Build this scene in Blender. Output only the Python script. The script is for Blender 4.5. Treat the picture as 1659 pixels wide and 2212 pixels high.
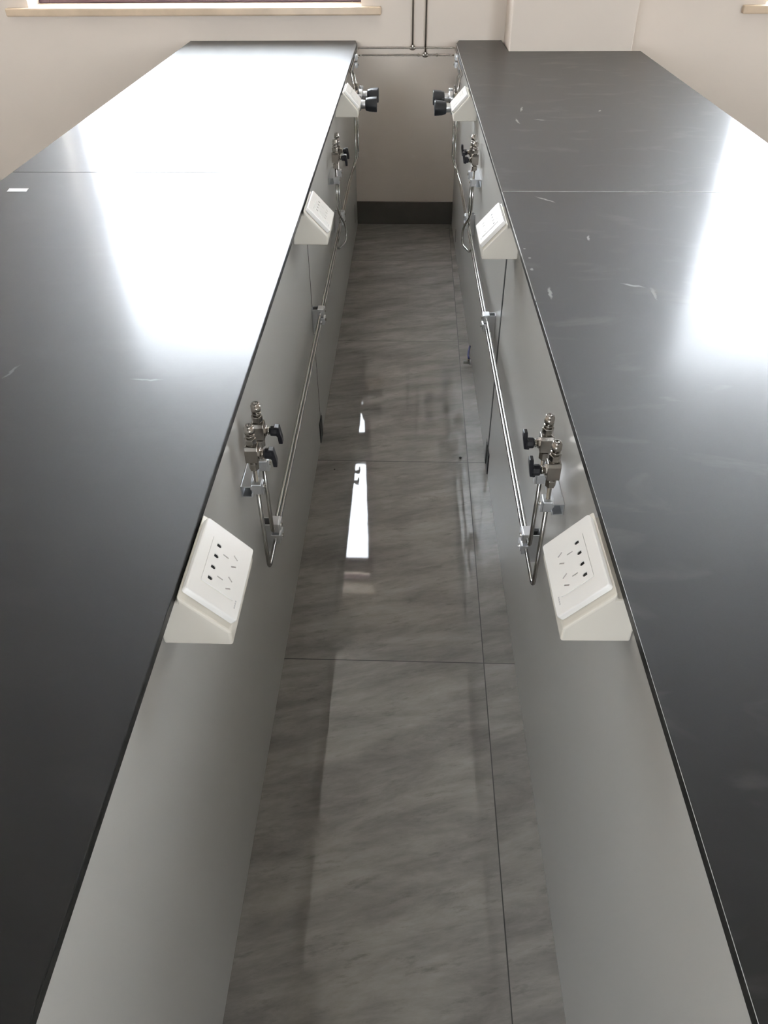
import bpy, bmesh, math, random
from mathutils import Vector, Matrix

# ------------------------------------------------------------------ scene, camera, light
for o in list(bpy.data.objects):
    bpy.data.objects.remove(o)
scene = bpy.context.scene
C = scene.collection
random.seed(4)

def make_camera():
    f, p, yaw, roll, H = 1651.964, 0.70768, 0.04237, -0.01062, 1.46789
    cp, sp = math.cos(p), math.sin(p)
    fwd = Vector((0, cp, -sp)); up = Vector((0, sp, cp)); r = Vector((1, 0, 0))
    Z = Matrix.Rotation(yaw, 3, 'Z')
    fwd, up, r = Z @ fwd, Z @ up, Z @ r
    c, s = math.cos(roll), math.sin(roll)
    r2 = c * r + s * up; u2 = -s * r + c * up
    cam = bpy.data.cameras.new('camera')
    cam.sensor_fit = 'VERTICAL'; cam.sensor_height = 24.0
    cam.lens = f / 2212 * 24.0
    cam.clip_start = 0.02
    co = bpy.data.objects.new('camera', cam); C.objects.link(co)
    m = Matrix((r2, u2, -fwd)).transposed().to_4x4()
    m.translation = (0, 0, H)
    co.matrix_world = m
    scene.camera = co
make_camera()

SKY = 30.0
scene.view_settings.view_transform = 'Standard'
scene.view_settings.look = 'None'
scene.view_settings.gamma = 1.0
scene.view_settings.use_curve_mapping = False
scene.view_settings.exposure = 0.12

w = bpy.data.worlds.new('world'); scene.world = w; w.use_nodes = True
nt = w.node_tree; nt.nodes.clear()
out = nt.nodes.new('ShaderNodeOutputWorld'); bg = nt.nodes.new('ShaderNodeBackground')
tc = nt.nodes.new('ShaderNodeTexCoord'); sx = nt.nodes.new('ShaderNodeSeparateXYZ')
rp = nt.nodes.new('ShaderNodeValToRGB')
e = rp.color_ramp.elements
e[0].position = 0.47; e[0].color = (0.42, 0.42, 0.40, 1)
e[1].position = 0.52; e[1].color = (0.87, 0.935, 1.0, 1)
ma = nt.nodes.new('ShaderNodeMath'); ma.operation = 'MULTIPLY_ADD'
ma.inputs[1].default_value = 0.5; ma.inputs[2].default_value = 0.5
nt.links.new(tc.outputs['Generated'], sx.inputs[0]); nt.links.new(sx.outputs['Z'], ma.inputs[0])
nt.links.new(ma.outputs[0], rp.inputs[0]); nt.links.new(rp.outputs[0], bg.inputs[0])
bg.inputs[1].default_value = SKY
nt.links.new(bg.outputs[0], out.inputs[0])

WY = 4.061                                    # far wall face
CEIL = 3.22
WZ0, WZ1 = 0.965, 2.835                        # window opening heights
WINS = [(-1.76, -0.25), (1.53, 3.04)]
RX0, RX1, RY0 = -3.2, 4.6, -4.2               # room extents
NWINS = [(-2.1, -0.9), (1.7, 2.9)]            # windows in the wall behind the camera

def portal(name, x0, x1, y, z0, z1, inward):
    l = bpy.data.lights.new(name, 'AREA'); l.shape = 'RECTANGLE'
    l.size = x1 - x0; l.size_y = z1 - z0; l.cycles.is_portal = True
    o = bpy.data.objects.new(name, l); C.objects.link(o)
    o.location = ((x0 + x1) / 2, y, (z0 + z1) / 2)
    o.rotation_euler = (math.radians(-90 if inward < 0 else 90), 0, 0)
for i, (a, b) in enumerate(WINS):
    portal('daylight_portal', a, b, WY + 0.24, WZ0, WZ1, -1)
for i, (a, b) in enumerate(NWINS):
    portal('daylight_portal', a, b, RY0 - 0.24, 1.0, 2.6, 1)

# ------------------------------------------------------------------ materials
def new_mat(name):
    m = bpy.data.materials.new(name); m.use_nodes = True
    return m, m.node_tree, m.node_tree.nodes['Principled BSDF']

def mat(name, col, rough=0.5, metal=0.0, spec=0.5, noise=0.0, nscale=20.0, bump=0.0, bscale=200.0, rnoise=0.0):
    m, t, b = new_mat(name)
    b.inputs['Base Color'].default_value = (*col, 1)
    b.inputs['Roughness'].default_value = rough
    b.inputs['Metallic'].default_value = metal
    b.inputs['Specular IOR Level'].default_value = spec
    tcn = t.nodes.new('ShaderNodeTexCoord')
    n = t.nodes.new('ShaderNodeTexNoise'); n.inputs['Scale'].default_value = nscale; n.inputs['Detail'].default_value = 4
    t.links.new(tcn.outputs['Object'], n.inputs['Vector'])
    if noise > 0:
        r = t.nodes.new('ShaderNodeMapRange')
        r.inputs['To Min'].default_value = 1 - noise; r.inputs['To Max'].default_value = 1 + noise
        t.links.new(n.outputs['Fac'], r.inputs['Value'])
        v = t.nodes.new('ShaderNodeVectorMath'); v.operation = 'SCALE'; v.inputs[0].default_value = col
        t.links.new(r.outputs[0], v.inputs['Scale']); t.links.new(v.outputs[0], b.inputs['Base Color'])
    if rnoise > 0:
        r = t.nodes.new('ShaderNodeMapRange')
        r.inputs['To Min'].default_value = rough - rnoise; r.inputs['To Max'].default_value = rough + rnoise
        t.links.new(n.outputs['Fac'], r.inputs['Value']); t.links.new(r.outputs[0], b.inputs['Roughness'])
    if bump > 0:
        n2 = t.nodes.new('ShaderNodeTexNoise'); n2.inputs['Scale'].default_value = bscale; n2.inputs['Detail'].default_value = 3
        t.links.new(tcn.outputs['Object'], n2.inputs['Vector'])
        bp = t.nodes.new('ShaderNodeBump'); bp.inputs['Strength'].default_value = bump; bp.inputs['Distance'].default_value = 0.001
        t.links.new(n2.outputs['Fac'], bp.inputs['Height']); t.links.new(bp.outputs[0], b.inputs['Normal'])
    return m

M = {}
M['wall'] = mat('cream_wall_paint', (0.74, 0.66, 0.585), 0.75, noise=0.03, nscale=3, bump=0.15, bscale=60)
M['ceiling'] = mat('white_ceiling_paint', (0.60, 0.585, 0.56), 0.8, noise=0.02, nscale=2)
M['baseboard'] = mat('dark_grey_skirting_tile', (0.085, 0.077, 0.069), 0.25, noise=0.25, nscale=9)
M['sill'] = mat('beige_marble_sill', (0.66, 0.52, 0.38), 0.25, noise=0.35, nscale=7)
M['frame'] = mat('dark_plum_aluminium', (0.10, 0.055, 0.07), 0.4, metal=0.3, noise=0.1)
M['panel'] = mat('light_grey_laminate', (0.47, 0.46, 0.435), 0.33, noise=0.02, nscale=5, bump=0.05, bscale=250, rnoise=0.03)
M['carcass'] = mat('dark_cabinet_interior', (0.03, 0.03, 0.03), 0.7, noise=0.05)
M['joint'] = mat('black_rubber_joint', (0.02, 0.02, 0.02), 0.5, noise=0.1)
M['edge'] = mat('pale_glint_and_joint', (0.42, 0.42, 0.41), 0.3, noise=0.35, nscale=40)  # chamfer highlight put into the colour; the pale joint line shares it
M['steel'] = mat('stainless_steel', (0.40, 0.37, 0.335), 0.22, metal=1.0, noise=0.06, nscale=60, rnoise=0.05)
M['tube'] = mat('polished_steel_tube', (0.40, 0.385, 0.36), 0.13, metal=1.0, noise=0.04, nscale=30)
M['zinc'] = mat('bright_zinc_steel', (0.72, 0.73, 0.75), 0.3, metal=0.9, noise=0.06, nscale=50)
M['black'] = mat('black_plastic', (0.012, 0.012, 0.016), 0.28, noise=0.1)
M['knob'] = mat('dark_charcoal_plastic', (0.022, 0.024, 0.028), 0.4, noise=0.1)
M['hole'] = mat('black_contact_hole', (0.004, 0.003, 0.003), 0.8, noise=0.05)
M['shutter'] = mat('grey_socket_shutter', (0.45, 0.40, 0.40), 0.5, noise=0.05)
M['plastic'] = mat('glossy_white_plastic', (0.80, 0.785, 0.76), 0.12, noise=0.01)
M['boxplastic'] = mat('satin_ivory_plastic', (0.76, 0.72, 0.64), 0.35, noise=0.015, nscale=6)
M['mark'] = mat('faint_grey_print', (0.5, 0.5, 0.5), 0.5, noise=0.02)
M['blue'] = mat('dark_blue_vinyl', (0.015, 0.02, 0.10), 0.35, noise=0.1)
M['paper'] = mat('white_card', (0.85, 0.85, 0.86), 0.6, noise=0.02)
M['crumb'] = mat('dark_grit', (0.03, 0.025, 0.022), 0.8, noise=0.3)

m, t, b = new_mat('window_glass')
b.inputs['Base Color'].default_value = (1, 1, 1, 1); b.inputs['Roughness'].default_value = 0.0
b.inputs['Transmission Weight'].default_value = 1.0; b.inputs['IOR'].default_value = 1.0
M['glass'] = m

def seg_mask(t, coord, segs, width):
    """procedural short strokes (scuffs / chalky scratches) in object space; returns a 0..1 socket"""
    # warp coordinate a little so strokes look hand made
    n = t.nodes.new('ShaderNodeTexNoise'); n.inputs['Scale'].default_value = 60; n.inputs['Detail'].default_value = 3
    t.links.new(coord, n.inputs['Vector'])
    s = t.nodes.new('ShaderNodeVectorMath'); s.operation = 'SUBTRACT'; s.inputs[1].default_value = (0.5, 0.5, 0.5)
    t.links.new(n.outputs['Color'], s.inputs[0])
    s2 = t.nodes.new('ShaderNodeVectorMath'); s2.operation = 'SCALE'; s2.inputs['Scale'].default_value = 0.012
    t.links.new(s.outputs[0], s2.inputs[0])
    wv = t.nodes.new('ShaderNodeVectorMath'); wv.operation = 'ADD'
    t.links.new(coord, wv.inputs[0]); t.links.new(s2.outputs[0], wv.inputs[1])
    prev = None
    for (x0, y0, x1, y1, z) in segs:
        cx, cy = (x0 + x1) / 2, (y0 + y1) / 2
        L = math.hypot(x1 - x0, y1 - y0) / 2; a = math.atan2(y1 - y0, x1 - x0)
        mp = t.nodes.new('ShaderNodeMapping'); mp.vector_type = 'TEXTURE'
        mp.inputs['Location'].default_value = (cx, cy, z); mp.inputs['Rotation'].default_value = (0, 0, a)
        mp.inputs['Scale'].default_value = (L, width, 1)
        t.links.new(wv.outputs[0], mp.inputs['Vector'])
        ln = t.nodes.new('ShaderNodeVectorMath'); ln.operation = 'LENGTH'; t.links.new(mp.outputs[0], ln.inputs[0])
        lt = t.nodes.new('ShaderNodeMapRange'); lt.inputs['From Min'].default_value = 0.6; lt.inputs['From Max'].default_value = 1.2
        lt.inputs['To Min'].default_value = 1; lt.inputs['To Max'].default_value = 0
        t.links.new(ln.outputs['Value'], lt.inputs['Value'])
        if prev is None: prev = lt.outputs[0]
        else:
            mx = t.nodes.new('ShaderNodeMath'); mx.operation = 'MAXIMUM'
            t.links.new(prev, mx.inputs[0]); t.links.new(lt.outputs[0], mx.inputs[1]); prev = mx.outputs[0]
    return prev

ZT = 0.8327; TH = 0.0127
def worktop_mat(name, light, dark, dusty):
    m, t, b = new_mat(name)
    tcn = t.nodes.new('ShaderNodeTexCoord'); co = tcn.outputs['Object']
    b.inputs['Specular IOR Level'].default_value = 0.5
    n = t.nodes.new('ShaderNodeTexNoise'); n.inputs['Scale'].default_value = 2.5; n.inputs['Detail'].default_value = 6
    t.links.new(co, n.inputs['Vector'])
    cr = t.nodes.new('ShaderNodeValToRGB')
    cr.color_ramp.elements[0].position = 0.35; cr.color_ramp.elements[0].color = (0.0015, 0.0014, 0.0012, 1)
    cr.color_ramp.elements[1].position = 0.75; cr.color_ramp.elements[1].color = (0.003 + dusty, 0.0028 + dusty, 0.0025 + dusty, 1)
    t.links.new(n.outputs['Fac'], cr.inputs[0])
    col = cr.outputs[0]
    # cloudy wiped dust, streaked
    mp = t.nodes.new('ShaderNodeMapping'); mp.inputs['Scale'].default_value = (7, 16, 1)
    t.links.new(co, mp.inputs['Vector'])
    n2 = t.nodes.new('ShaderNodeTexNoise'); n2.inputs['Scale'].default_value = 1.0; n2.inputs['Detail'].default_value = 5
    n2.inputs['Distortion'].default_value = 0.6
    t.links.new(mp.outputs[0], n2.inputs['Vector'])
    r2 = t.nodes.new('ShaderNodeMapRange'); r2.inputs['From Min'].default_value = 0.56; r2.inputs['From Max'].default_value = 0.80
    r2.inputs['To Max'].default_value = 0.22 * (1 if dusty > 0.003 else 0.2)
    t.links.new(n2.outputs['Fac'], r2.inputs['Value'])
    mix = t.nodes.new('ShaderNodeMix'); mix.data_type = 'RGBA'
    t.links.new(r2.outputs[0], mix.inputs['Factor']); t.links.new(col, mix.inputs[6]); mix.inputs[7].default_value = (0.12, 0.112, 0.10, 1)
    col = mix.outputs[2]
    for segs, wd, c, f in ((light, 0.0035, (0.35, 0.35, 0.34, 1), 0.45), (dark, 0.0025, (0.05, 0.05, 0.05, 1), 0.9)):
        if segs:
            mk = seg_mask(t, co, segs, wd)
            k = t.nodes.new('ShaderNodeMath'); k.operation = 'MULTIPLY'; k.inputs[1].default_value = f
            t.links.new(mk, k.inputs[0])
            mx = t.nodes.new('ShaderNodeMix'); mx.data_type = 'RGBA'
            t.links.new(k.outputs[0], mx.inputs['Factor']); t.links.new(col, mx.inputs[6]); mx.inputs[7].default_value = c
            col = mx.outputs[2]
    t.links.new(col, b.inputs['Base Color'])
    r = t.nodes.new('ShaderNodeMapRange'); r.inputs['To Min'].default_value = 0.50; r.inputs['To Max'].default_value = 0.56
    b.inputs['Coat Weight'].default_value = 0.5; b.inputs['Coat Roughness'].default_value = 0.165; b.inputs['Coat IOR'].default_value = 1.22
    b.inputs['Specular IOR Level'].default_value = 0.30
    t.links.new(n.outputs['Fac'], r.inputs['Value']); t.links.new(r.outputs[0], b.inputs['Roughness'])
    n3 = t.nodes.new('ShaderNodeTexNoise'); n3.inputs['Scale'].default_value = 900; n3.inputs['Detail'].default_value = 2
    t.links.new(co, n3.inputs['Vector'])
    bp = t.nodes.new('ShaderNodeBump'); bp.inputs['Strength'].default_value = 0.12; bp.inputs['Distance'].default_value = 0.0004
    t.links.new(n3.outputs['Fac'], bp.inputs['Height']); t.links.new(bp.outputs[0], b.inputs['Normal'])
    return m
M['top_left'] = worktop_mat('black_resin_worktop_left', [], [(-0.66, 1.06, -0.65, 1.10, ZT), (-0.45, 1.06, -0.40, 1.06, ZT), (-0.86, 1.43, -0.83, 1.43, ZT)], 0.0)
M['top_right_far'] = worktop_mat('dusty_black_worktop', [(0.345, 2.77, 0.355, 2.83, ZT), (0.325, 2.62, 0.32, 2.68, ZT), (0.60, 2.77, 0.605, 2.79, ZT), (0.38, 2.67, 0.41, 2.66, ZT)], [], 0.006)
M['top_right_near'] = worktop_mat('dusty_black_worktop_near', [(0.38, 1.66, 0.385, 1.69, ZT), (0.46, 1.37, 0.462, 1.42, ZT), (0.41, 1.44, 0.45, 1.42, ZT), (0.238, 1.61, 0.24, 1.615, ZT), (0.242, 1.56, 0.243, 1.565, ZT), (0.24, 1.50, 0.243, 1.51, ZT), (0.262, 1.37, 0.265, 1.42, ZT), (0.30, 1.94, 0.34, 1.90, ZT)],
                                 [(0.70, 1.42, 0.73, 1.41, ZT), (0.66, 1.63, 0.69, 1.64, ZT)], 0.004)

def floor_mat():
    m, t, b = new_mat('grey_veined_polished_tile')
    tcn = t.nodes.new('ShaderNodeTexCoord'); co = tcn.outputs['Object']
    XT, Y0 = 0.186, 1.164
    def tile(axis_off, comp):
        s = t.nodes.new('ShaderNodeSeparateXYZ'); t.links.new(co, s.inputs[0])
        a = t.nodes.new('ShaderNodeMath'); a.operation = 'SUBTRACT'; a.inputs[1].default_value = axis_off - 80
        t.links.new(s.outputs[comp], a.inputs[0])
        d = t.nodes.new('ShaderNodeMath'); d.operation = 'DIVIDE'; d.inputs[1].default_value = 0.8
        t.links.new(a.outputs[0], d.inputs[0])
        fr = t.nodes.new('ShaderNodeMath'); fr.operation = 'FRACT'; t.links.new(d.outputs[0], fr.inputs[0])
        fl = t.nodes.new('ShaderNodeMath'); fl.operation = 'FLOOR'; t.links.new(d.outputs[0], fl.inputs[0])
        ab = t.nodes.new('ShaderNodeMath'); ab.operation = 'PINGPONG'; ab.inputs[1].default_value = 0.5
        t.links.new(fr.outputs[0], ab.inputs[0])
        return fr.outputs[0], fl.outputs[0], ab.outputs[0]
    fx, ix, px = tile(XT, 'X'); fy, iy, py = tile(Y0, 'Y')
    gm = t.nodes.new('ShaderNodeMath'); gm.operation = 'MINIMUM'; t.links.new(px, gm.inputs[0]); t.links.new(py, gm.inputs[1])
    g = t.nodes.new('ShaderNodeMapRange'); g.inputs['From Min'].default_value = 0.0010; g.inputs['From Max'].default_value = 0.0019
    g.inputs['To Min'].default_value = 1; g.inputs['To Max'].default_value = 0
    t.links.new(gm.outputs[0], g.inputs['Value'])
    # per tile offset
    cb = t.nodes.new('ShaderNodeCombineXYZ'); t.links.new(ix, cb.inputs[0]); t.links.new(iy, cb.inputs[1])
    wn = t.nodes.new('ShaderNodeTexWhiteNoise'); t.links.new(cb.outputs[0], wn.inputs['Vector'])
    sc = t.nodes.new('ShaderNodeVectorMath'); sc.operation = 'SCALE'; sc.inputs['Scale'].default_value = 7
    t.links.new(wn.outputs['Color'], sc.inputs[0])
    ad = t.nodes.new('ShaderNodeVectorMath'); ad.operation = 'ADD'; t.links.new(co, ad.inputs[0]); t.links.new(sc.outputs[0], ad.inputs[1])
    mp = t.nodes.new('ShaderNodeMapping'); mp.inputs['Rotation'].default_value = (0, 0, math.radians(-16)); mp.inputs['Scale'].default_value = (1.6, 6.0, 1)
    # rotate first, then stretch
    rot = t.nodes.new('ShaderNodeVectorRotate'); rot.rotation_type = 'Z_AXIS'; rot.inputs['Angle'].default_value = math.radians(-14)
    t.links.new(ad.outputs[0], rot.inputs['Vector'])
    mp.inputs['Rotation'].default_value = (0, 0, 0)
    t.links.new(rot.outputs[0], mp.inputs['Vector'])
    n1 = t.nodes.new('ShaderNodeTexNoise'); n1.inputs['Scale'].default_value = 2.4; n1.inputs['Detail'].default_value = 10; n1.inputs['Roughness'].default_value = 0.7; n1.inputs['Distortion'].default_value = 0.25
    t.links.new(mp.outputs[0], n1.inputs['Vector'])
    n2 = t.nodes.new('ShaderNodeTexNoise'); n2.inputs['Scale'].default_value = 9; n2.inputs['Detail'].default_value = 10; n2.inputs['Roughness'].default_value = 0.7
    t.links.new(mp.outputs[0], n2.inputs['Vector'])
    cr = t.nodes.new('ShaderNodeValToRGB'); el = cr.color_ramp.elements
    el[0].position = 0.30; el[0].color = (0.165, 0.154, 0.141, 1)
    el[1].position = 0.70; el[1].color = (0.35, 0.33, 0.305, 1)
    x = el.new(0.5); x.color = (0.255, 0.24, 0.222, 1)
    t.links.new(n1.outputs['Fac'], cr.inputs[0])
    r2 = t.nodes.new('ShaderNodeMapRange'); r2.inputs['From Min'].default_value = 0.56; r2.inputs['From Max'].default_value = 0.72
    r2.inputs['To Max'].default_value = 0.55
    t.links.new(n2.outputs['Fac'], r2.inputs['Value'])
    mx = t.nodes.new('ShaderNodeMix'); mx.data_type = 'RGBA'
    t.links.new(r2.outputs[0], mx.inputs['Factor']); t.links.new(cr.outputs[0], mx.inputs[6]); mx.inputs[7].default_value = (0.11, 0.10, 0.09, 1)
    mg = t.nodes.new('ShaderNodeMix'); mg.data_type = 'RGBA'
    t.links.new(g.outputs[0], mg.inputs['Factor']); t.links.new(mx.outputs[2], mg.inputs[6]); mg.inputs[7].default_value = (0.03, 0.028, 0.025, 1)
    t.links.new(mg.outputs[2], b.inputs['Base Color'])
    rr = t.nodes.new('ShaderNodeMapRange'); rr.inputs['To Min'].default_value = 0.03; rr.inputs['To Max'].default_value = 0.6
    t.links.new(g.outputs[0], rr.inputs['Value']); t.links.new(rr.outputs[0], b.inputs['Roughness'])
    b.inputs['Specular IOR Level'].default_value = 0.62
    # very slight waviness of the polished surface
    n4 = t.nodes.new('ShaderNodeTexNoise'); n4.inputs['Scale'].default_value = 14; n4.inputs['Detail'].default_value = 1
    t.links.new(co, n4.inputs['Vector'])
    bp = t.nodes.new('ShaderNodeBump'); bp.inputs['Strength'].default_value = 0.05; bp.inputs['Distance'].default_value = 0.001
    t.links.new(n4.outputs['Fac'], bp.inputs['Height']); t.links.new(bp.outputs[0], b.inputs['Normal'])
    return m
M['floor'] = floor_mat()

# ------------------------------------------------------------------ mesh helpers
def box(bm, x0, x1, y0, y1, z0, z1):
    vs = [bm.verts.new((x, y, z)) for x in (x0, x1) for y in (y0, y1) for z in (z0, z1)]
    for f in ((0, 1, 3, 2), (4, 6, 7, 5), (0, 4, 5, 1), (2, 3, 7, 6), (0, 2, 6, 4), (1, 5, 7, 3)):
        bm.faces.new([vs[i] for i in f])
    return vs

def prism(bm, poly, fn0, fn1):
    """poly list of 2D points; fn0/fn1 map them to the two end loops"""
    a = [bm.verts.new(fn0(p)) for p in poly]; c = [bm.verts.new(fn1(p)) for p in poly]
    bm.faces.new(a); bm.faces.new(c[::-1])
    n = len(poly)
    for i in range(n):
        bm.faces.new((a[i], c[i], c[(i + 1) % n], a[(i + 1) % n]))

def axes(d):
    d = Vector(d).normalized()
    a = Vector((0, 0, 1)) if abs(d.z) < 0.9 else Vector((0, 1, 0))
    u = d.cross(a).normalized(); v = d.cross(u).normalized()
    return d, u, v

def lathe(bm, p0, d, prof, seg=20, rot=0.0):
    """prof: list of (t, r) along direction d from p0"""
    d, u, v = axes(d); p0 = Vector(p0); rings = []
    for (tt, r) in prof:
        rings.append([bm.verts.new(p0 + d * tt + (u * math.cos(rot + 2 * math.pi * k / seg) + v * math.sin(rot + 2 * math.pi * k / seg)) * max(r, 1e-5)) for k in range(seg)])
    for a, c in zip(rings, rings[1:]):
        for k in range(seg):
            f = bm.faces.new((a[k], a[(k + 1) % seg], c[(k + 1) % seg], c[k]))
            f.smooth = seg > 8
    bm.faces.new(rings[0][::-1]); bm.faces.new(rings[-1])

def fillet(pts, rad, n=6):
    pts = [Vector(p) for p in pts]; res = [pts[0]]
    for i in range(1, len(pts) - 1):
        a, p, c = pts[i - 1], pts[i], pts[i + 1]
        d1 = (a - p); d2 = (c - p); r = min(rad, d1.length * 0.48, d2.length * 0.48)
        s = p + d1.normalized() * r; e_ = p + d2.normalized() * r
        for k in range(n + 1):
            q = k / n
            res.append(s.lerp(p, q).lerp(p.lerp(e_, q), q))
    res.append(pts[-1]); return res

def tube(bm, pts, r, seg=12, rad=0.018):
    pts = fillet(pts, rad); n = len(pts); rings = []
    tan = [((pts[min(i + 1, n - 1)] - pts[max(i - 1, 0)]).normalized()) for i in range(n)]
    d, u, v = axes(tan[0])
    for i in range(n):
        tt = tan[i]; u = (u - tt * u.dot(tt)).normalized(); v = tt.cross(u)
        rings.append([bm.verts.new(pts[i] + (u * math.cos(2 * math.pi * k / seg) + v * math.sin(2 * math.pi * k / seg)) * r) for k in range(seg)])
    for a, c in zip(rings, rings[1:]):
        for k in range(seg):
            f = bm.faces.new((a[k], a[(k + 1) % seg], c[(k + 1) % seg], c[k])); f.smooth = True
    bm.faces.new(rings[0][::-1]); bm.faces.new(rings[-1])

def obj(name, bm, material, parent=None, bevel=0.0, bseg=2):
    bmesh.ops.recalc_face_normals(bm, faces=bm.faces[:])
    me = bpy.data.meshes.new(name); bm.to_mesh(me); bm.free()
    me.materials.append(material)
    o = bpy.data.objects.new(name, me); C.objects.link(o)
    if parent: o.parent = parent
    if bevel > 0:
        md = o.modifiers.new('bevel', 'BEVEL'); md.width = bevel; md.segments = bseg; md.limit_method = 'ANGLE'; md.angle_limit = math.radians(35)
        md.harden_normals = False
    return o

def B(): return bmesh.new()
def tag(o, label=None, cat=None, group=None, kind=None):
    if label: o['label'] = label
    if cat: o['category'] = cat
    if group: o['group'] = group
    if kind: o['kind'] = kind
    return o
def thing(name, label, cat, loc=(0, 0, 0), rz=0.0, group=None):
    o = bpy.data.objects.new(name, None); C.objects.link(o); o.empty_display_size = 0.05
    o.location = loc; o.rotation_euler = (0, 0, rz)
    return tag(o, label, cat, group)
def dup(root, loc, rz, label, group=None):
    r = root.copy(); C.objects.link(r); r.location = loc; r.rotation_euler = (0, 0, rz); r['label'] = label
    if group: r['group'] = group
    for ch in list(root.children):
        c = ch.copy(); C.objects.link(c); c.parent = r
        for g in list(ch.children):
            d = g.copy(); C.objects.link(d); d.parent = c
    return r
def struct(name, bm, m, label, bevel=0.0):
    return tag(obj(name, bm, m, bevel=bevel), label, 'room', kind='structure')

# ------------------------------------------------------------------ room shell
bm = B(); box(bm, RX0 - .2, RX1 + .2, RY0 - .2, WY + .25, -0.1, 0)
struct('floor', bm, M['floor'], 'polished grey veined floor tiles with thin dark joints')
bm = B(); box(bm, RX0 - .2, RX1 + .2, RY0 - .2, WY + .25, CEIL, CEIL + .1)
struct('ceiling', bm, M['ceiling'], 'plain white ceiling')
def wall_with_holes(name, y0, y1, wins, z0, z1, label):
    bm = B(); xs = RX0 - .2
    for a, c in wins:
        box(bm, xs, a, y0, y1, 0, CEIL); box(bm, a, c, y0, y1, 0, z0); box(bm, a, c, y0, y1, z1, CEIL); xs = c
    box(bm, xs, RX1 + .2, y0, y1, 0, CEIL)
    struct(name, bm, M['wall'], label)
wall_with_holes('wall_far', WY, WY + .25, WINS, WZ0, WZ1, 'cream painted wall with windows at the end of the aisle')
wall_with_holes('wall_near', RY0 - .25, RY0, NWINS, 1.0, 2.6, 'cream painted wall behind the camera')
bm = B(); box(bm, RX0 - .2, RX0, RY0, WY, 0, CEIL); struct('wall_left', bm, M['wall'], 'cream painted wall on the left')
bm = B(); box(bm, RX1, RX1 + .2, RY0, WY, 0, CEIL); struct('wall_right', bm, M['wall'], 'cream painted wall on the right')
bm = B(); box(bm, 0.397, 0.918, 3.797, WY, 0, CEIL)
struct('pillar', bm, M['wall'], 'cream pillar standing behind the right worktop', bevel=0.004)
bm = B(); box(bm, RX0, 0.397, WY - .012, WY, 0, 0.113); box(bm, 0.918, RX1, WY - .012, WY, 0, 0.113)
struct('baseboard_far', bm, M['baseboard'], 'dark grey tile skirting along the far wall', bevel=0.0015)
bm = B(); box(bm, RX0, RX0 + .012, RY0, WY - .012, 0, 0.113)
struct('baseboard_left', bm, M['baseboard'], 'dark grey tile skirting along the left wall', bevel=0.0015)
for i, (a, c) in enumerate(WINS):
    bm = B(); x0, x1 = a - 0.10, c + 0.09
    box(bm, x0, x1, WY - 0.032, WY, 0.933, WZ0 + .0004); box(bm, a, c, WY, WY + .25, WZ0 - .03, WZ0 + .0004)
    struct('trim_%d' % (i + 1), bm, M['sill'], ('beige marble window sill above the left worktop', 'beige marble window sill at the right end of the wall')[i], bevel=0.006)
    r = thing('window_%d' % (i + 1), ('bright window with dark plum frame above the left worktop', 'window beyond the pillar on the right')[i], 'window', ((a + c) / 2, WY + .16, WZ0)); r['kind'] = 'structure'
    hw = (c - a) / 2; H = WZ1 - WZ0
    bm = B()
    box(bm, -hw, -hw + .05, -.03, .03, 0, H); box(bm, hw - .05, hw, -.03, .03, 0, H)
    box(bm, -hw + .05, hw - .05, -.03, .03, 0, .05); box(bm, -hw + .05, hw - .05, -.03, .03, H - .02, H)
    obj('window_frame', bm, M['frame'], r, .003)
    bm = B(); box(bm, -hw + .05, hw - .05, -.010, .010, 0.625, 0.745); obj('transom', bm, M['frame'], r, .003)
    bm = B(); box(bm, -hw + .05, hw - .05, -.010, .010, 1.650, 1.800); obj('transom', bm, M['frame'], r, .003)
    bm = B(); box(bm, -hw + .05, hw - .05, -.003, .003, .05, H - .02); obj('window_pane', bm, M['glass'], r)
for i, (a, c) in enumerate(NWINS):
    r = thing('window_%d' % (i + 3), ('window behind the camera on the left', 'window behind the camera on the right')[i], 'window', ((a + c) / 2, RY0 - .16, 1.0)); r['kind'] = 'structure'
    hw = (c - a) / 2; H = 1.6; bm = B()
    box(bm, -hw, -hw + .05, -.03, .03, 0, H); box(bm, hw - .05, hw, -.03, .03, 0, H); box(bm, -.025, .025, -.03, .03, 0.05, H - .05)
    box(bm, -hw + .05, hw - .05, -.03, .03, 0, .05); box(bm, -hw + .05, hw - .05, -.03, .03, H - .05, H)
    obj('window_frame', bm, M['frame'], r, .003)

# ------------------------------------------------------------------ the two bench runs
XL = -0.29406                                  # panel plane of the left run
XR0, SR = 0.28329, -0.02064                    # right run: X = XR0 + SR*Y
RZ = math.atan(-SR)
YN = -0.70                                     # near ends, out of view
def EL(y): return -0.2661 - 0.0005 * y         # worktop inner edges
def ER(y): return 0.25957 + SR * y
def OLx(y): return -1.043 - 0.0205 * (4.06 - y)
def ORx(y): return 0.956 + 0.046 * (3.797 - y)
g = 0.0006
def slab(name, poly, m, label):
    bm = B(); prism(bm, poly, lambda p: (p[0], p[1], ZT - TH), lambda p: (p[0], p[1], ZT))
    return tag(obj(name, bm, m, bevel=0.0013, bseg=2), label, 'worktop')
JL, JR = 2.124, 1.980
def pale_edge(o, y0, y1, r_):  # highlight on the worktop chamfer, modelled as a thin pale strip
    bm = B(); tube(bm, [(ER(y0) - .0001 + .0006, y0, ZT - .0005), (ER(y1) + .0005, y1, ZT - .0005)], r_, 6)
    obj('edge_glint', bm, M['edge'], o)
slab('worktop', [(EL(JL + g), JL + g), (EL(3.99), 3.99), (EL(4.06) - .012, WY - .001), (OLx(4.06), WY - .001), (OLx(JL), JL + g)], M['top_left'],
     'black worktop slab left of the aisle, far piece reaching the wall under the window')
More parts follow.
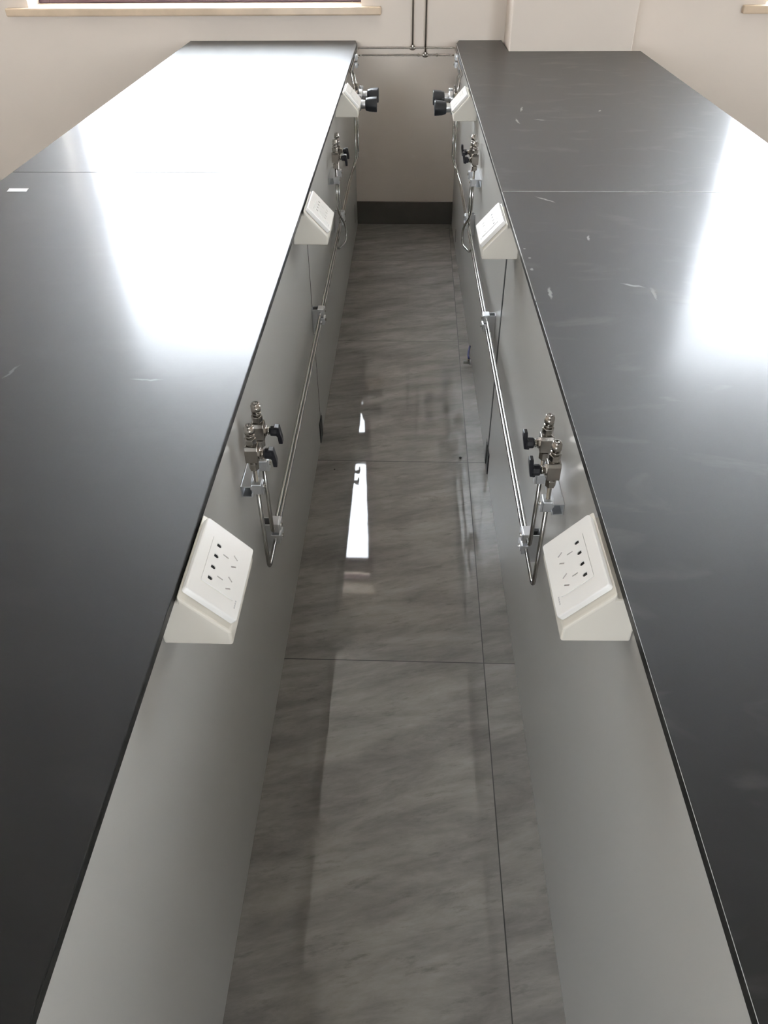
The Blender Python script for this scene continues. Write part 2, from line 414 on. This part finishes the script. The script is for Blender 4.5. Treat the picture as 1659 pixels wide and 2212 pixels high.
slab('worktop', [(EL(YN), YN), (EL(JL - g), JL - g), (OLx(JL), JL - g), (OLx(YN), YN)], M['top_left'],
     'long black worktop slab left of the aisle, near piece with the white card')
sf = slab('worktop', [(ER(JR + g), JR + g), (ER(3.98), 3.98), (ER(4.06) + .018, WY - .001), (0.385, WY - .001), (0.396, 3.796), (0.956, 3.796), (ORx(JR), JR + g)], M['top_right_far'],
     'dusty black worktop slab right of the aisle, far piece notched around the pillar')
sn = slab('worktop', [(ER(YN), YN), (ER(JR - g), JR - g), (ORx(JR), JR - g), (ORx(YN), YN)], M['top_right_near'],
     'long scuffed black worktop slab right of the aisle, near piece')

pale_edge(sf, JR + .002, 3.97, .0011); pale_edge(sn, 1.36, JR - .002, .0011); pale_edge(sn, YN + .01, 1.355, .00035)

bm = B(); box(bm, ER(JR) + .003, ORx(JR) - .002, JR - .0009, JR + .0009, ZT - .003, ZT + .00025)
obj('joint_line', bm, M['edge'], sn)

def cabinet(side, y0, y1, notch_lo, notch_hi, label, slot=None):
    """local frame: x = s*u out of the panel (s towards the aisle), y along the bench"""
    s = 1 if side == 'L' else -1
    loc = (XL, 0, 0) if side == 'L' else (XR0, 0, 0); rz = 0 if side == 'L' else RZ
    r = thing('lab_cabinet', label, 'cabinet', loc, rz)
    NW, NH = 0.036, 0.078
    poly = [(y0 + (NW if notch_lo else 0), 0), (y1 - (NW if notch_hi else 0), 0)]
    if notch_hi: poly += [(y1 - NW, NH), (y1, NH)]
    poly += [(y1, ZT - TH - .0004), (y0, ZT - TH - .0004)]
    if notch_lo: poly += [(y0, NH), (y0 + NW, NH)]
    bm = B(); prism(bm, poly, lambda p: (0, p[0], p[1]), lambda p: (-s * .018, p[0], p[1]))
    obj('back_panel', bm, M['panel'], r, .0008, 1)
    far = 3.77 if side == 'R' else WY - .03
    bm = B(); a, c = sorted((-s * .0184, -s * .66)); box(bm, a, c, y0 + .004, min(y1 - .004, far), 0.0, ZT - TH - .001)
    obj('carcass', bm, M['carcass'], r)
    if notch_lo:                                  # joint strip seals the gap to the next cabinet
        wj = .0195 if side == 'R' else .0032
        bm = B(); a, c = sorted((s * .0006, -s * .010)); box(bm, a, c, y0 - wj, y0 - .0001, .004, ZT - TH - .002)
        obj('joint_strip', bm, M['joint'], r)
    for fa, fb, on in ((y0 + .001, y0 + .020, notch_lo), (y1 - .034, y1 - .001, notch_hi)):
        if on:
            bm = B(); a, c = sorted((s * .0030, -s * .017)); box(bm, a, c, fa, fb, .002, .074)
            obj('foot_block', bm, M['joint'], r, .001, 1)
    if slot:
        sy, sz0, sz1 = slot
        bm = B(); a, c = sorted((s * .0006, -s * .004)); box(bm, a, c, sy - .006, sy + .006, sz0, sz1)
        obj('cable_slot', bm, M['hole'], r)
    return r
SL, SRm = 2.092, 1.950
cabinet('L', SL + .0015, WY - .014, True, False, 'grey back panel of the left cabinet between the panel joint and the wall', (3.87, 0.07, 0.16))
cabinet('L', YN, SL - .0020, False, True, 'long grey back panel of the left cabinet nearest the camera')
cabinet('R', SRm + .005, WY - .018, True, False, 'grey back panel of the right cabinet between the wide joint and the wall', (3.72, 0.035, 0.095))
cabinet('R', YN, SRm - .015, False, True, 'long grey back panel of the right cabinet nearest the camera')

# ------------------------------------------------------------------ bench sockets
A2 = Vector((0.085, 0.023)); B2 = Vector((0.0305, 0.083))
SV = (B2 - A2).normalized(); NV = Vector((-SV.y, SV.x)); NV = NV if NV.x > 0 else -NV
def boolean_cut(o, cutter_bm):
    me = bpy.data.meshes.new('c'); bmesh.ops.recalc_face_normals(cutter_bm, faces=cutter_bm.faces[:]); cutter_bm.to_mesh(me); cutter_bm.free()
    co = bpy.data.objects.new('c', me); C.objects.link(co); co.parent = o.parent
    md = o.modifiers.new('b', 'BOOLEAN'); md.operation = 'DIFFERENCE'; md.object = co; md.solver = 'EXACT'
    bpy.context.view_layer.update()
    dg = bpy.context.evaluated_depsgraph_get()
    new = bpy.data.meshes.new_from_object(o.evaluated_get(dg))
    o.modifiers.clear(); old = o.data; o.data = new
    bpy.data.objects.remove(co)
def make_socket(s, label, loc, rz, group):
    """origin: panel plane, centre of the box, underside"""
    r = thing('bench_socket', label, 'power socket', loc, rz, group)
    HL = 0.0735
    def P(u, y, z): return (s * u, y, z)
    def Q(v, off, y):                            # slanted frame
        p = A2 + SV * v + NV * off
        return (s * p.x, y, p.y)
    bm = B()
    prof = [(0.0008, 0), (A2.x, 0), (A2.x, A2.y), (B2.x, B2.y), (B2.x - .0015, ZT - TH - .746 - .0008), (0.0008, ZT - TH - .746 - .0008)]
    prism(bm, prof, lambda p: P(p[0], -HL, p[1]), lambda p: P(p[0], HL, p[1]))
    obj('wedge_box', bm, M['boxplastic'], r, .0035, 3)
    # face plate with rounded corners
    def rrect(cy, cv, hy, hv, rad, n=4):
        pts = []
        for sx_, sy_, a0 in ((1, 1, 0), (-1, 1, 90), (-1, -1, 180), (1, -1, 270)):
            for k in range(n + 1):
                a = math.radians(a0 + 90 * k / n)
                pts.append((cy + sx_ * (hy - rad) + rad * math.cos(a), cv + sy_ * (hv - rad) + rad * math.sin(a)))
        return pts
    pl = rrect(0, 0.0395, 0.0625, 0.0385, 0.004)
    bm = B(); prism(bm, pl, lambda p: Q(p[1], 0.0002, p[0]), lambda p: Q(p[1], 0.0100, p[0]))
    plate = obj('face_plate', bm, M['plastic'], r, .0018, 3)
    pl = rrect(0, 0.0385, 0.038, 0.0245, 0.0012, 2)
    bm = B(); prism(bm, pl, lambda p: Q(p[1], 0.0094, p[0]), lambda p: Q(p[1], 0.0112, p[0]))
    ins = obj('socket_insert', bm, M['plastic'], r)
    def bar(cy, cv, L, W, ang, lo, hi, bmx):
        a = math.radians(ang); ca, sa = math.cos(a), math.sin(a)
        pts = [(cy + x * ca - y * sa, cv + x * sa + y * ca) for x, y in ((-W / 2, -L / 2), (W / 2, -L / 2), (W / 2, L / 2), (-W / 2, L / 2))]
        prism(bmx, pts, lambda p: Q(p[1], lo, p[0]), lambda p: Q(p[1], hi, p[0]))
    def disc(cy, cv, rad, lo, hi, bmx):
        pts = [(cy + rad * math.cos(2 * math.pi * k / 14), cv + rad * math.sin(2 * math.pi * k / 14)) for k in range(14)]
        prism(bmx, pts, lambda p: Q(p[1], lo, p[0]), lambda p: Q(p[1], hi, p[0]))
    cut = B(); dark = B(); grey = B()
    for c in (-0.0187, 0.0187):
        for d in (-0.0092, 0.0092):
            cy = c + d
            pts = [(cy + 0.0029 * math.cos(math.radians(a)), 0.0518 + 0.0029 * math.sin(math.radians(a))) for a in range(180, 361, 20)]
            pts += [(cy + 0.0026, 0.0555), (cy - 0.0026, 0.0555)]
            prism(cut, pts, lambda p: Q(p[1], 0.0099, p[0]), lambda p: Q(p[1], 0.0125, p[0]))
            pin = [(cy + (x - cy) * .96, 0.053 + (v - 0.053) * .96) for x, v in pts]
            prism(dark, pin, lambda p: Q(p[1], 0.0096, p[0]), lambda p: Q(p[1], 0.0101, p[0]))
        for (cy, cv, L, W, an) in ((c, 0.0395, 0.0085, 0.0020, 0), (c - 0.0078, 0.0252, 0.0080, 0.0022, 33), (c + 0.0078, 0.0252, 0.0080, 0.0022, -33)):
            bar(cy, cv, L, W, an, 0.0099, 0.0125, cut)
            bar(cy, cv, L * .96, W * .92, an, 0.0096, 0.0101, grey)
    boolean_cut(ins, cut)
    obj('contact_holes', dark, M['hole'], r)
    obj('slot_shutters', grey, M['shutter'], r)
    bm = B()
    for k in range(4):
        bar(-0.046 + 0.0034 * k, 0.0095, 0.0016, 0.0024, 0, 0.0099, 0.01025, bm)
    obj('printed_mark', bm, M['mark'], r)
    return r
def on_side(side, y):
    return ((XL, y, 0), 0.0) if side == 'L' else ((XR0 + SR * y, y, 0), RZ)
SG = 'white wedge sockets under the worktop edges'
first = {}
for side, spots in (('L', [(0.664, 'white wedge socket on the left bench nearest the camera'),
                           (1.920, 'middle white wedge socket of the left bench'),
                           (3.135, 'farthest white wedge socket of the left bench, in front of the regulators')]),
                    ('R', [(0.683, 'white wedge socket on the right bench nearest the camera'),
                           (1.838, 'middle white wedge socket of the right bench, above the wide panel joint'),
                           (3.080, 'farthest white wedge socket of the right bench, in front of the regulators')])):
    for k, (y, lab) in enumerate(spots):
        loc, rz = on_side(side, y); loc = (loc[0], loc[1], 0.746)
        if k == 0: first[side] = make_socket(1 if side == 'L' else -1, lab, loc, rz, None)
        else: dup(first[side], loc, rz, lab)

# ------------------------------------------------------------------ gas valves
UO = 0.026                                      # tube centre line off the panel
TR = 0.0038
def make_valve(s, label, loc, rz, lever):
    """origin on the tube axis at the bottom of the lower nut"""
    r = thing('gas_valve', label, 'valve', loc, rz)
    bm = B(); lathe(bm, (0, 0, 0), (0, 0, 1), [(0, .0062), (.0015, .0088), (.015, .0092), (.016, .0084)], 6)
    lathe(bm, (0, 0, .0155), (0, 0, 1), [(0, .0058), (.006, .0058)], 16); obj('lower_nut', bm, M['steel'], r, .0006, 2)
    bm = B()
    prism(bm, [(-.0115, .0205), (.0115, .0205), (.0115, .046), (.0085, .0525), (-.0085, .0525), (-.0115, .046)], lambda p: (-.0112, p[0], p[1]), lambda p: (.0112, p[0], p[1]))
    obj('valve_body', bm, M['steel'], r, .0012, 2)
    bm = B(); lathe(bm, (0, 0, .052), (0, 0, 1), [(0, .006), (.0045, .006)], 16)
    lathe(bm, (0, 0, .0555), (0, 0, 1), [(0, .0098), (.0105, .0102), (.0115, .0088)], 6)
    lathe(bm, (0, 0, .066), (0, 0, 1), [(0, .0045), (.0035, .0045), (.0036, .0082), (.0068, .0082), (.0069, .0045), (.0100, .0045)], 16)
    obj('outlet_fitting', bm, M['steel'], r, .0004, 1)
    bm = B(); lathe(bm, (0, 0, .0755), (0, 0, 1), [(0, .0068), (.0008, .0086), (.0110, .0086), (.0112, .0074), (.0150, .0074), (.0158, .0066), (.0158, .0014), (.0140, .0012)], 24)
    obj('cap_nut', bm, M['steel'], r)
    bm = B(); zc = .0345
    lathe(bm, (s * .0092, 0, zc), (s, 0, 0), [(0, .0095), (.005, .0095)], 6)
    lathe(bm, (s * .0130, 0, zc), (s, 0, 0), [(0, .0058), (.0035, .0058), (.0036, .0074), (.0062, .0074), (.0063, .0045), (.0090, .0045)], 18)
    obj('stem', bm, M['steel'], r, .0003, 1)
    bm = B()
    lathe(bm, (s * .0205, 0, zc), (s, 0, 0), [(0, .0078), (.002, .0098), (.0120, .0102), (.0140, .0090)], 8)
    hub = obj('handle', bm, M['black'], r, .0008, 2)
    bm = B(); k = lever
    prism(bm, [(.0285, -.011 * k), (.0375, -.010 * k), (.0415, .014 * k), (.0415, .025 * k), (.0345, .025 * k), (.0330, .010 * k), (.0285, .006 * k)],
          lambda p: (s * p[0], -.0065, zc + p[1]), lambda p: (s * p[0], .0065, zc + p[1]))
    obj('lever', bm, M['black'], hub, .0012, 2)
    return r
# valve positions (bench coordinate y), bottom of nut z
ZV = 0.664
VL = [1.115, 1.047]; VR = [1.090, 1.013]
VL2 = [2.815, 2.735]; VR2 = [2.800, 2.715]
def u_pos(side, y, u, z):
    (x, yy, _), rz = on_side(side, y)
    s = 1 if side == 'L' else -1
    return (x + s * u * math.cos(rz), y + s * u * math.sin(rz), z), rz
vf = {}
for side, ys, labs in (('L', VL + VL2, ['rear valve of the near left pair, handle pointing into the aisle', 'front valve of the near left pair, closest steel gas valve on the left',
                                        'rear small gas valve of the far left pair', 'front small gas valve of the far left pair']),
                       ('R', VR + VR2, ['rear valve of the near right pair with raised black lever', 'front valve of the near right pair beside the nearest right socket',
                                        'rear small gas valve of the far right pair', 'front small gas valve of the far right pair'])):
    for i, (y, lab) in enumerate(zip(ys, labs)):
        loc, rz = u_pos(side, y, UO, ZV)
        if i == 0: vf[side] = make_valve(1 if side == 'L' else -1, lab, loc, rz, -1 if side == 'L' else 1)
        else: dup(vf[side], loc, rz, lab)

# ------------------------------------------------------------------ pipes
def zA(y): return .450 + .006 * (y - 1)
def zB(y): return .421 + .008 * (y - 1)
REG = {'L': (3.375, 3.530), 'R': (3.320, 3.490)}       # regulator positions
UR = 0.050
def side_thing_mesh(side, name, bm, m, label, cat):
    o = obj(name, bm, m); o.location = (XL, 0, 0) if side == 'L' else (XR0, 0, 0); o.rotation_euler = (0, 0, 0 if side == 'L' else RZ)
    return tag(o, label, cat)
for side, v1, v2 in (('L', VL, VL2), ('R', VR, VR2)):
    s = 1 if side == 'L' else -1
    P = lambda u, y, z: (s * u, y, z)
    word = 'left' if side == 'L' else 'right'
    ra, rb = REG[side]
    bm = B()
    tube(bm, [P(UR, ra, .70), P(UR, ra, .52), P(UO + .012, ra - .03, zA(ra) + .02), P(UO, ra - .12, zA(3.2)), P(UO, v1[0], zA(v1[0])), P(UO, v1[0], ZV + .004)], TR)
    tube(bm, [P(UO, v2[0], ZV + .004), P(UO, v2[0], zA(v2[0]) + .03), P(UO, v2[0] - .03, zA(v2[0]))], TR)
    side_thing_mesh(side, 'gas_pipe', bm, M['tube'], 'upper of the two steel tubes along the %s panel, ending in the rear valve' % word, 'pipe')
    bm = B()
    tube(bm, [P(UR, rb, .70), P(UR, rb, .49), P(UO + .012, rb - .03, zB(rb) + .02), P(UO, rb - .12, zB(3.4)), P(UO, v1[1], zB(v1[1])), P(UO, v1[1], ZV + .004)], TR)
    tube(bm, [P(UO, v2[1], ZV + .004), P(UO, v2[1], .515), P(UO + .026, v2[1] + .02, .465), P(UO + .026, v2[1] + .01, .410), P(UO + .004, v2[1] - .07, .412), P(UO, v2[1] - .10, zB(v2[1]))], TR, rad=.03)
    side_thing_mesh(side, 'gas_pipe', bm, M['tube'], 'lower of the two steel tubes along the %s panel, ending in the front valve' % word, 'pipe')

# supply lines on the far wall
for nm, xv, z, ends, lab in (('a', -0.018, .806, (3.44, 3.39), 'left steel pipe dropping the far wall, with the upper cross run'),
                             ('b', 0.041, .777, (3.60, 3.55), 'right steel pipe dropping the far wall, with the lower cross run')):
    r = thing('supply_pipe', lab, 'pipe', (xv, WY - .02, 0))
    i = 0 if nm == 'a' else 1
    bm = B()
    tube(bm, [(0, 0, CEIL), (0, 0, z)], .0045)
    lx, rx = XL + .026, XR0 + SR * 4.0 - .026
    yl, yr = REG['L'][i], REG['R'][i]
    def toR(u, y): return (XR0 + SR * y - u - xv, y - (WY - .02))
    a0 = (lx - xv, -.004); a1 = (XL + UR - xv, yl - (WY - .02))
    pts = [(a1[0], a1[1], .745), (a1[0], a1[1], z - .02), (lx + .010 - xv, a1[1] + .09, z), (lx - xv, a1[1] + .14, z), (lx - xv, 0, z),
           (rx - xv, 0, z), (*toR(.028, yr + .14), z), (*toR(.038, yr + .09), z), (*toR(UR, yr), z - .02), (*toR(UR, yr), .745)]
    tube(bm, pts, .0036)
    obj('pipe_run', bm, M['steel'], r)
    bm = B(); lathe(bm, (0, 0, z - .009), (0, 0, 1), [(0, .009), (.020, .009), (.022, .006)], 12); lathe(bm, (-.013, 0, z), (1, 0, 0), [(0, .007), (.026, .007)], 12)
    obj('tee_fitting', bm, M['steel'], r, .0006)
    if nm == 'b':
        for dx in (-.035, .05):
            bm = B(); lathe(bm, (dx, 0, z), (1, 0, 0), [(0, .0055), (.008, .0055)], 12); obj('coupling', bm, M['steel'], r)

# pipe brackets
def channel(bm, L, axis, s, depth=.020, wid=.024, th=.0022):
    """open strut channel on the panel; axis 'z' stands up, axis 'y' lies along the bench; centred"""
    h = L / 2
    def bx(u0, u1, w0, w1):
        a, c = sorted((s * u0, s * u1))
        if axis == 'z': box(bm, a, c, w0, w1, -h, h)
        else: box(bm, a, c, -h, h, w0, w1)
    W2 = wid / 2
    bx(.0004, th, -W2, W2); bx(th, depth - th, -W2, -W2 + th); bx(th, depth - th, W2 - th, W2)
    bx(depth - th, depth, -W2, -W2 + .0075); bx(depth - th, depth, W2 - .0075, W2)
def make_bracket(name_label, side, y, z, axis, L, clamps, ctr_u=UO):
    """clamps: list of offsets along the strut axis where a tube is gripped"""
    s = 1 if side == 'L' else -1
    loc, rz = u_pos(side, y, 0, z)
    r = thing('pipe_bracket', name_label, 'pipe bracket', loc, rz)
    bm = B(); channel(bm, L, axis, s); obj('strut_channel', bm, M['zinc'], r, .0005, 1)
    for c in clamps:
        bm = B(); u0, u1 = ctr_u - .0085, ctr_u + .0095
        a, d = sorted((s * u0, s * u1))
        if axis == 'z':
            box(bm, a, d, -.014, .014, c - .0115, c + .0115)
        else:
            box(bm, a, d, c - .0115, c + .0115, -.011, .011)
        cl = obj('tube_clamp', bm, M['zinc'], r, .0016, 2)
        bm = B()
        if axis == 'z': box(bm, *sorted((s * (u1 - .001), s * (u1 + .0022))), -.010, .017, c - .0075, c + .0075)
        else: box(bm, *sorted((s * (u1 - .001), s * (u1 + .0022))), c - .0075, c + .0075, -.014, .010)
        obj('clamp_plate', bm, M['zinc'], cl, .0006, 1)
        bm = B()
        lathe(bm, (s * (u1 + .002), 0, c) if axis == 'z' else (s * (u1 + .002), c, 0), (s, 0, 0), [(0, .0038), (.0028, .0038)], 6)
        obj('clamp_screw', bm, M['steel'], cl, .0003, 1)
    return r
for side, v1, v2, w_ in (('L', VL, VL2, 'left'), ('R', VR, VR2, 'right')):
    d = v1[0] - v1[1]
    yb = v1[1] + d / 2
    make_bracket('silver strut bracket gripping the two uprights of the near %s valve pair' % w_, side, yb + .004, .627, 'y', d + .044, [-d / 2 - .004, d / 2 - .004])
    yc = 1.145 if side == 'L' else 1.128
    make_bracket('silver bracket gripping both tubes beside the nearest bend on the %s' % w_, side, yc, .422, 'z', .072, [zA(yc) - .422 - .001, zB(yc) - .422 - .001])
    ym = 2.085 if side == 'L' else 2.055
    make_bracket('silver bracket gripping both tubes halfway along the %s panel' % w_, side, ym, .430, 'z', .072, [zA(ym) - .430, zB(ym) - .430])
    yf = 2.875 if side == 'L' else 2.85
    make_bracket('silver bracket gripping both tubes below the far %s valve pair' % w_, side, yf, .436, 'z', .076, [zA(yf) - .436, zB(yf) - .436])
    d2 = v2[0] - v2[1]
    make_bracket('silver strut bracket gripping the uprights of the far %s valve pair' % w_, side, v2[1] + d2 / 2 + .004, .627, 'y', d2 + .044, [-d2 / 2 - .004, d2 / 2 - .004])
    make_bracket('silver bracket under the %s worktop corner by the far wall' % w_, side, 3.84, .788, 'z', .062, [.016, -.013])

# ------------------------------------------------------------------ pressure regulators
def make_regulator(s, label, loc, rz):
    """origin on the body axis at the panel plane, axis pointing into the aisle"""
    r = thing('pressure_regulator', label, 'regulator', loc, rz)
    bm = B(); lathe(bm, (s * .026, 0, 0), (s, 0, 0), [(0, .020), (.003, .023), (.028, .023), (.031, .020)], 28); obj('regulator_body', bm, M['steel'], r, .0006)
    bm = B(); lathe(bm, (s * .058, 0, 0), (s, 0, 0), [(0, .0235), (.0165, .0235), (.018, .0215)], 24)
    lathe(bm, (s * .0755, 0, 0), (s, 0, 0), [(0, .0160), (.020, .0160)], 24); obj('bonnet', bm, M['zinc'], r, .0005)
    bm = B(); prof = []
    n = 36; rings = []
    for (t_, rad, amp) in ((0, .019, .0), (.002, .0225, .0004), (.016, .0255, .0012), (.044, .0278, .0014), (.0465, .0265, .0008)):
        rings.append([bm.verts.new((s * (.094 + t_), (rad + amp * math.cos(6 * 2 * math.pi * k / n)) * math.cos(2 * math.pi * k / n), (rad + amp * math.cos(6 * 2 * math.pi * k / n)) * math.sin(2 * math.pi * k / n))) for k in range(n)])
    for a, c in zip(rings, rings[1:]):
        for k in range(n):
            f = bm.faces.new((a[k], a[(k + 1) % n], c[(k + 1) % n], c[k])); f.smooth = True
    bm.faces.new(rings[0]); bm.faces.new(rings[-1][::-1]); obj('adjusting_knob', bm, M['knob'], r, .0006)
    bm = B(); lathe(bm, (s * UR, 0, .018), (0, 0, 1), [(0, .0075), (.013, .0075), (.0131, .0062), (.018, .0062)], 6); lathe(bm, (s * UR, 0, .036), (0, 0, 1), [(0, .0072), (.010, .0072)], 6)
    obj('inlet_nut', bm, M['steel'], r, .0005)
    bm = B(); lathe(bm, (s * UR, 0, -.018), (0, 0, -1), [(0, .0075), (.013, .0075)], 6); obj('outlet_nut', bm, M['steel'], r, .0005)
    bm = B(); lathe(bm, (s * (UR + .018), .010, .012), (0, .2, 1), [(0, .0045), (.008, .0045), (.0081, .0085), (.019, .0085), (.0205, .0070)], 20); obj('gauge_plug', bm, M['zinc'], r)
    return r
rl = {}
for side, labs in (('L', ['nearer regulator with charcoal knob behind the farthest left socket', 'rear regulator with charcoal knob on the left, closest to the wall']),
                   ('R', ['nearer regulator with charcoal knob behind the farthest right socket', 'rear regulator with charcoal knob on the right, closest to the wall'])):
    for i in (0, 1):
        loc, rz = u_pos(side, REG[side][i], 0, .720)
        if i == 0: rl[side] = make_regulator(1 if side == 'L' else -1, labs[0], loc, rz)
        else: dup(rl[side], loc, rz, labs[1])

# ------------------------------------------------------------------ small things
r = thing('ball_valve', 'small steel ball valve with dark blue lever on the floor against the right panel', 'valve', (0.2265, 2.575, 0))
bm = B(); lathe(bm, (-.002, 0, .016), (-1, 0, 0), [(0, .010), (.003, .010), (.0031, .0062), (.026, .0062), (.027, .005)], 16); obj('valve_body', bm, M['zinc'], r)
bm = B(); lathe(bm, (-.010, 0, .020), (0, 0, 1), [(0, .004), (.012, .004)], 10); obj('stem', bm, M['steel'], r)
bm = B(); tube(bm, [(-.010, -.004, .034), (-.012, .020, .037), (-.004, .062, .050)], .0038, 8, .02); obj('lever', bm, M['blue'], r)

bm = B(); prism(bm, [(-1.031, 1.964), (-.981, 1.964), (-.984, 1.988), (-1.034, 1.988)], lambda p: (p[0], p[1], ZT + .0002), lambda p: (p[0], p[1], ZT + .0008))
tag(obj('card', bm, M['paper']), 'small white card lying on the left worktop near its outer edge', 'card')

for (x, y, rr, lab) in ((0.163, 1.985, .0048, 'dark crumb of grit on the floor beside the long tile joint'),
                        (-0.236, 1.915, .0026, 'tiny dark crumb of grit near the left panel on the floor')):
    bm = B(); bmesh.ops.create_icosphere(bm, subdivisions=2, radius=rr)
    for v in bm.verts: v.co += Vector((random.uniform(-1, 1), random.uniform(-1, 1), random.uniform(-1, 1))) * rr * .25; v.co.z *= .6
    mz = min(v.co.z for v in bm.verts)
    for v in bm.verts: v.co.z -= mz
    o = obj('grit_crumb', bm, M['crumb']); o.location = (x, y, 0); tag(o, lab, 'debris')
